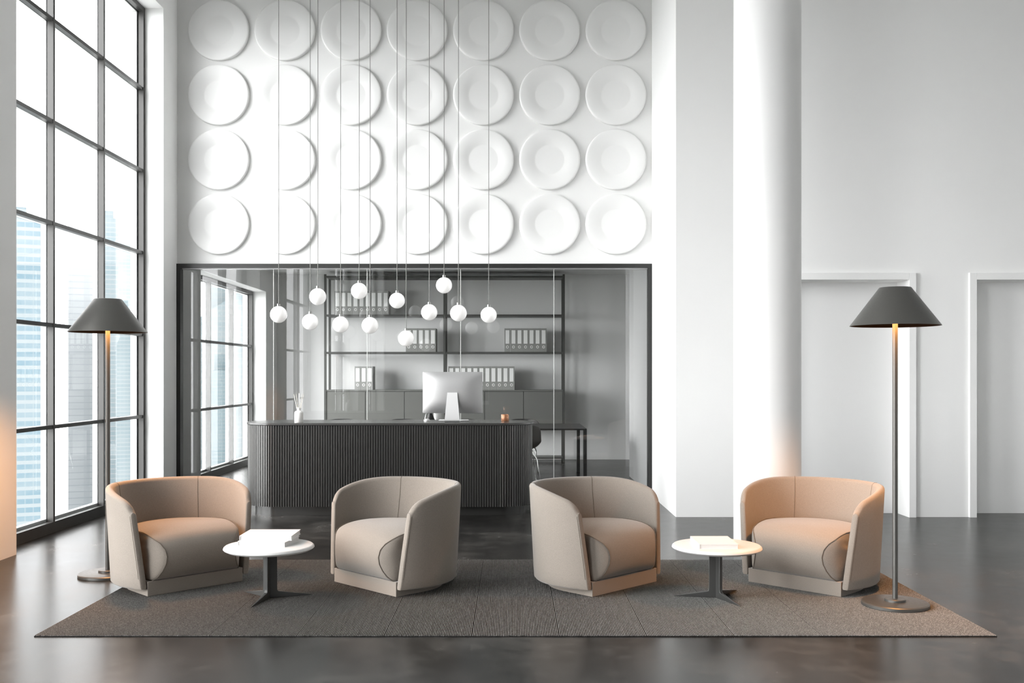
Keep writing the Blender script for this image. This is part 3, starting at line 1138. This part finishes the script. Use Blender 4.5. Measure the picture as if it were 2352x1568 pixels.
# ------------------------------------------------------------------ side tables
def side_table(cx, cy, rot, ztop_):
    root = empty('side_table', (cx, cy, RZ), rot)
    z1 = ztop_ - RZ
    R = 0.277
    t = 0.034
    MB().lathe([(0, z1 - t), (R - 0.055, z1 - t), (R - 0.02, z1 - t + 0.005), (R - 0.005, z1 - t + 0.013), (R, z1 - 0.016), (R - 0.003, z1 - 0.007), (R - 0.010, z1 - 0.001), (R - 0.016, z1), (0, z1)], 0, 0, 96).build('table_top', M['table_top'], root, smooth=40)
    pd = MB()
    hk = 0.0105
    zt_ = z1 - t
    for k in range(3):
        a = 2 * math.pi * k / 3
        # fin profile in (r, z)
        pf = [(0.0, 0.0), (0.262, 0.0), (0.262, 0.004), (0.062, 0.037), (0.053, 0.041), (0.049, 0.050), (0.048, 0.062), (0.048, zt_), (0.0, zt_)]
        th = [hk, 0.003, 0.003, hk * 0.9, hk, hk, hk, hk, hk]
        n = len(pf)
        vs = []
        for sgn in (-1, 1):
            for (r, z), h_ in zip(pf, th):
                vs.append((r * math.cos(a) - sgn * h_ * math.sin(a), r * math.sin(a) + sgn * h_ * math.cos(a), z))
        fs = [tuple(range(n)), tuple(reversed(range(n, 2 * n)))] + [(i, (i + 1) % n, n + (i + 1) % n, n + i) for i in range(n)]
        pd.add(vs, fs)
    pd.build('pedestal', M['table_leg'], root, smooth=30, bevel=0.0025)
    return root


TBZ = 0.336
GT = 'white round side tables'
t1 = side_table(-1.509, 6.2235, math.radians(20), TBZ)
tag(t1, 'round white side table carrying two stacked books', 'side table', GT)
t2 = side_table(1.2745, 6.233, math.radians(50.5), TBZ)
tag(t2, 'round white side table carrying a single book', 'side table', GT)


def book(loc, rz, w_, d_, t_, label):
    root = empty('book', loc, rz)
    c_ = MB()
    c_.box(-w_ / 2, w_ / 2, -d_ / 2, d_ / 2, 0, 0.0025).box(-w_ / 2, w_ / 2, -d_ / 2, d_ / 2, t_ - 0.0025, t_)
    c_.box(-w_ / 2, -w_ / 2 + 0.003, -d_ / 2, d_ / 2, 0.0025, t_ - 0.0025)
    c_.build('book_cover', M['book'], root, smooth=0)
    MB().box(-w_ / 2 + 0.003, w_ / 2 - 0.004, -d_ / 2 + 0.004, d_ / 2 - 0.004, 0.0025, t_ - 0.0025).build('pages', M['pages'], root, smooth=0)
    tag(root, label, 'book', 'plain white books on the side tables')
    return root


book((-1.525, 6.290, TBZ), math.radians(-9), 0.305, 0.246, 0.030, 'white book at the bottom of the stack of two')
book((-1.5265, 6.334, TBZ + 0.030), 0.0, 0.325, 0.258, 0.030, 'white book lying on top of another white book')
book((1.256, 6.232, TBZ), 0.0, 0.238, 0.312, 0.029, 'white book lying alone on its side table')


# ------------------------------------------------------------------ floor lamps
def floor_lamp(cx, cy, z, label):
    root = empty('floor_lamp', (cx, cy, z))
    tag(root, label, 'floor lamp', 'dark cone shade floor lamps')
    b = 0.195
    MB().lathe([(0, 0), (b - 0.002, 0), (b, 0.002), (b, 0.017), (b - 0.004, 0.021), (b - 0.012, 0.024), (0, 0.026)], 0, 0, 96).build('lamp_base', M['lamp'], root, smooth=40)
    MB().lathe([(0, 0.025), (0.062, 0.025), (0.062, 0.038), (0.059, 0.041), (0, 0.042)], 0, 0, 64).build('base_collar', M['lamp'], root, smooth=40)
    MB().lathe([(0.0155, 0.04), (0.0155, 1.76 - z)], 0, 0, 32).build('pole', M['lamp'], root, smooth=60)
    zb_, zt_ = 1.688 - z, 1.917 - z
    ro, ri = 0.2615, 0.092
    prof = [(ro, zb_), (ri, zt_), (ri - 0.003, zt_ + 0.0015), (0, zt_ + 0.0015), (0, zt_ - 0.002), (ri - 0.004, zt_ - 0.002), (ro - 0.003, zb_), (ro, zb_)]
    shd = MB().lathe(prof, 0, 0, 96).build('lamp_shade', M['lamp'], root, smooth=30)
    MB().lathe([(0, zt_ - 0.003), (ri - 0.006, zt_ - 0.003), (ro - 0.0045, zb_ + 0.001)], 0, 0, 96).build('unlit_inner_sheet', M['unlit_inside'], shd, smooth=30, recalc=False)  # added inner sheet, its dark colour stands in for the unlit inside
    # socket and bulb
    MB().lathe([(0, 1.76 - z), (0.018, 1.76 - z), (0.018, 1.80 - z), (0, 1.80 - z)], 0, 0, 24).build('lamp_socket', M['lamp'], root, smooth=40)
    MB().lathe([(0, 1.80 - z)] + [(0.034 * math.sin(math.pi * k / 10), 1.834 - 0.034 * math.cos(math.pi * k / 10) - z) for k in range(1, 10)] + [(0, 1.868 - z)], 0, 0, 24).build('bulb', M['bulb'], root, smooth=60)
    d = bpy.data.lights.new('lamp_glow', 'SPOT')
    d.spot_size = math.radians(139); d.spot_blend = 0.75
    d.energy = LAMP_W
    d.color = (1.0, 0.43, 0.11)
    d.shadow_soft_size = 0.09
    lo = bpy.data.objects.new('lamp_glow', d)
    col.objects.link(lo)
    lo.parent = root
    lo.location = (0, 0, 1.775 - z)
    # the light sits just round the socket
    return root


floor_lamp(-2.808, 6.956, 0.0, 'dark floor lamp with a cone shade standing on bare concrete by the window')
floor_lamp(2.305, 6.025, RZ, 'dark floor lamp with a cone shade standing on the rug corner')

# ------------------------------------------------------------------ city outside
structure('ground_outside', MB().box(-900, -40, -400, 900, -61, -60), M['ground'], 'hazy ground far below the windows', 'ground', smooth=0)


def tower(px0, px1, ytop, Y, depth, mt, label, slant=0.0, name='tower'):
    a = at(px0, ytop, Y); b = at(px1, ytop, Y)
    th = math.atan2(-b.x, Y)
    root = empty(name, ((a.x + b.x) / 2, Y, -60), th)
    h = a.z + 60
    hw = (b.x - a.x) / 2 * math.cos(th)
    # front face towards the camera, box going back
    vs = [(-hw, 0, 0), (hw, 0, 0), (hw, depth, 0), (-hw, depth, 0), (-hw, 0, h), (hw, 0, h + slant), (hw, depth, h + slant), (-hw, depth, h)]
    f = [(0, 3, 2, 1), (4, 5, 6, 7), (0, 1, 5, 4), (1, 2, 6, 5), (2, 3, 7, 6), (3, 0, 4, 7)]
    MB().add(vs, f).build('facade', mt, root, smooth=0)
    MB().box(-hw * 0.6, hw * 0.6, depth * 0.3, depth * 0.7, h, h + max(0, slant) + 2.5).build('roof_plant', mt, root, smooth=0)
    tag(root, label, 'tower', 'towers seen through the windows')


tower(-150, 109, 500, 120, 22, M['tower_a'], 'blue banded office tower cut by the edge of the tall window')
tower(157, 228, 480, 150, 25, M['tower_b'], 'pale thin-lined tower behind the middle panes of the tall window')
tower(212, 272, 500, 190, 25, M['tower_d'], 'pale blue tower behind the window floor lamp')
tower(268, 301, 790, 140, 20, M['tower_c'], 'blue gridded tower low behind the last column of panes', slant=4.0)
tower(240, 303, 560, 240, 20, M['tower_d'], 'faint tall tower rising above the gridded one')
tower(440, 560, 742, 170, 20, M['tower_d'], 'pale tower with a sloping top seen through the office window', slant=6.0)
tower(478, 545, 850, 150, 10, M['tower_c'], 'lower blue gridded block seen through the office window')
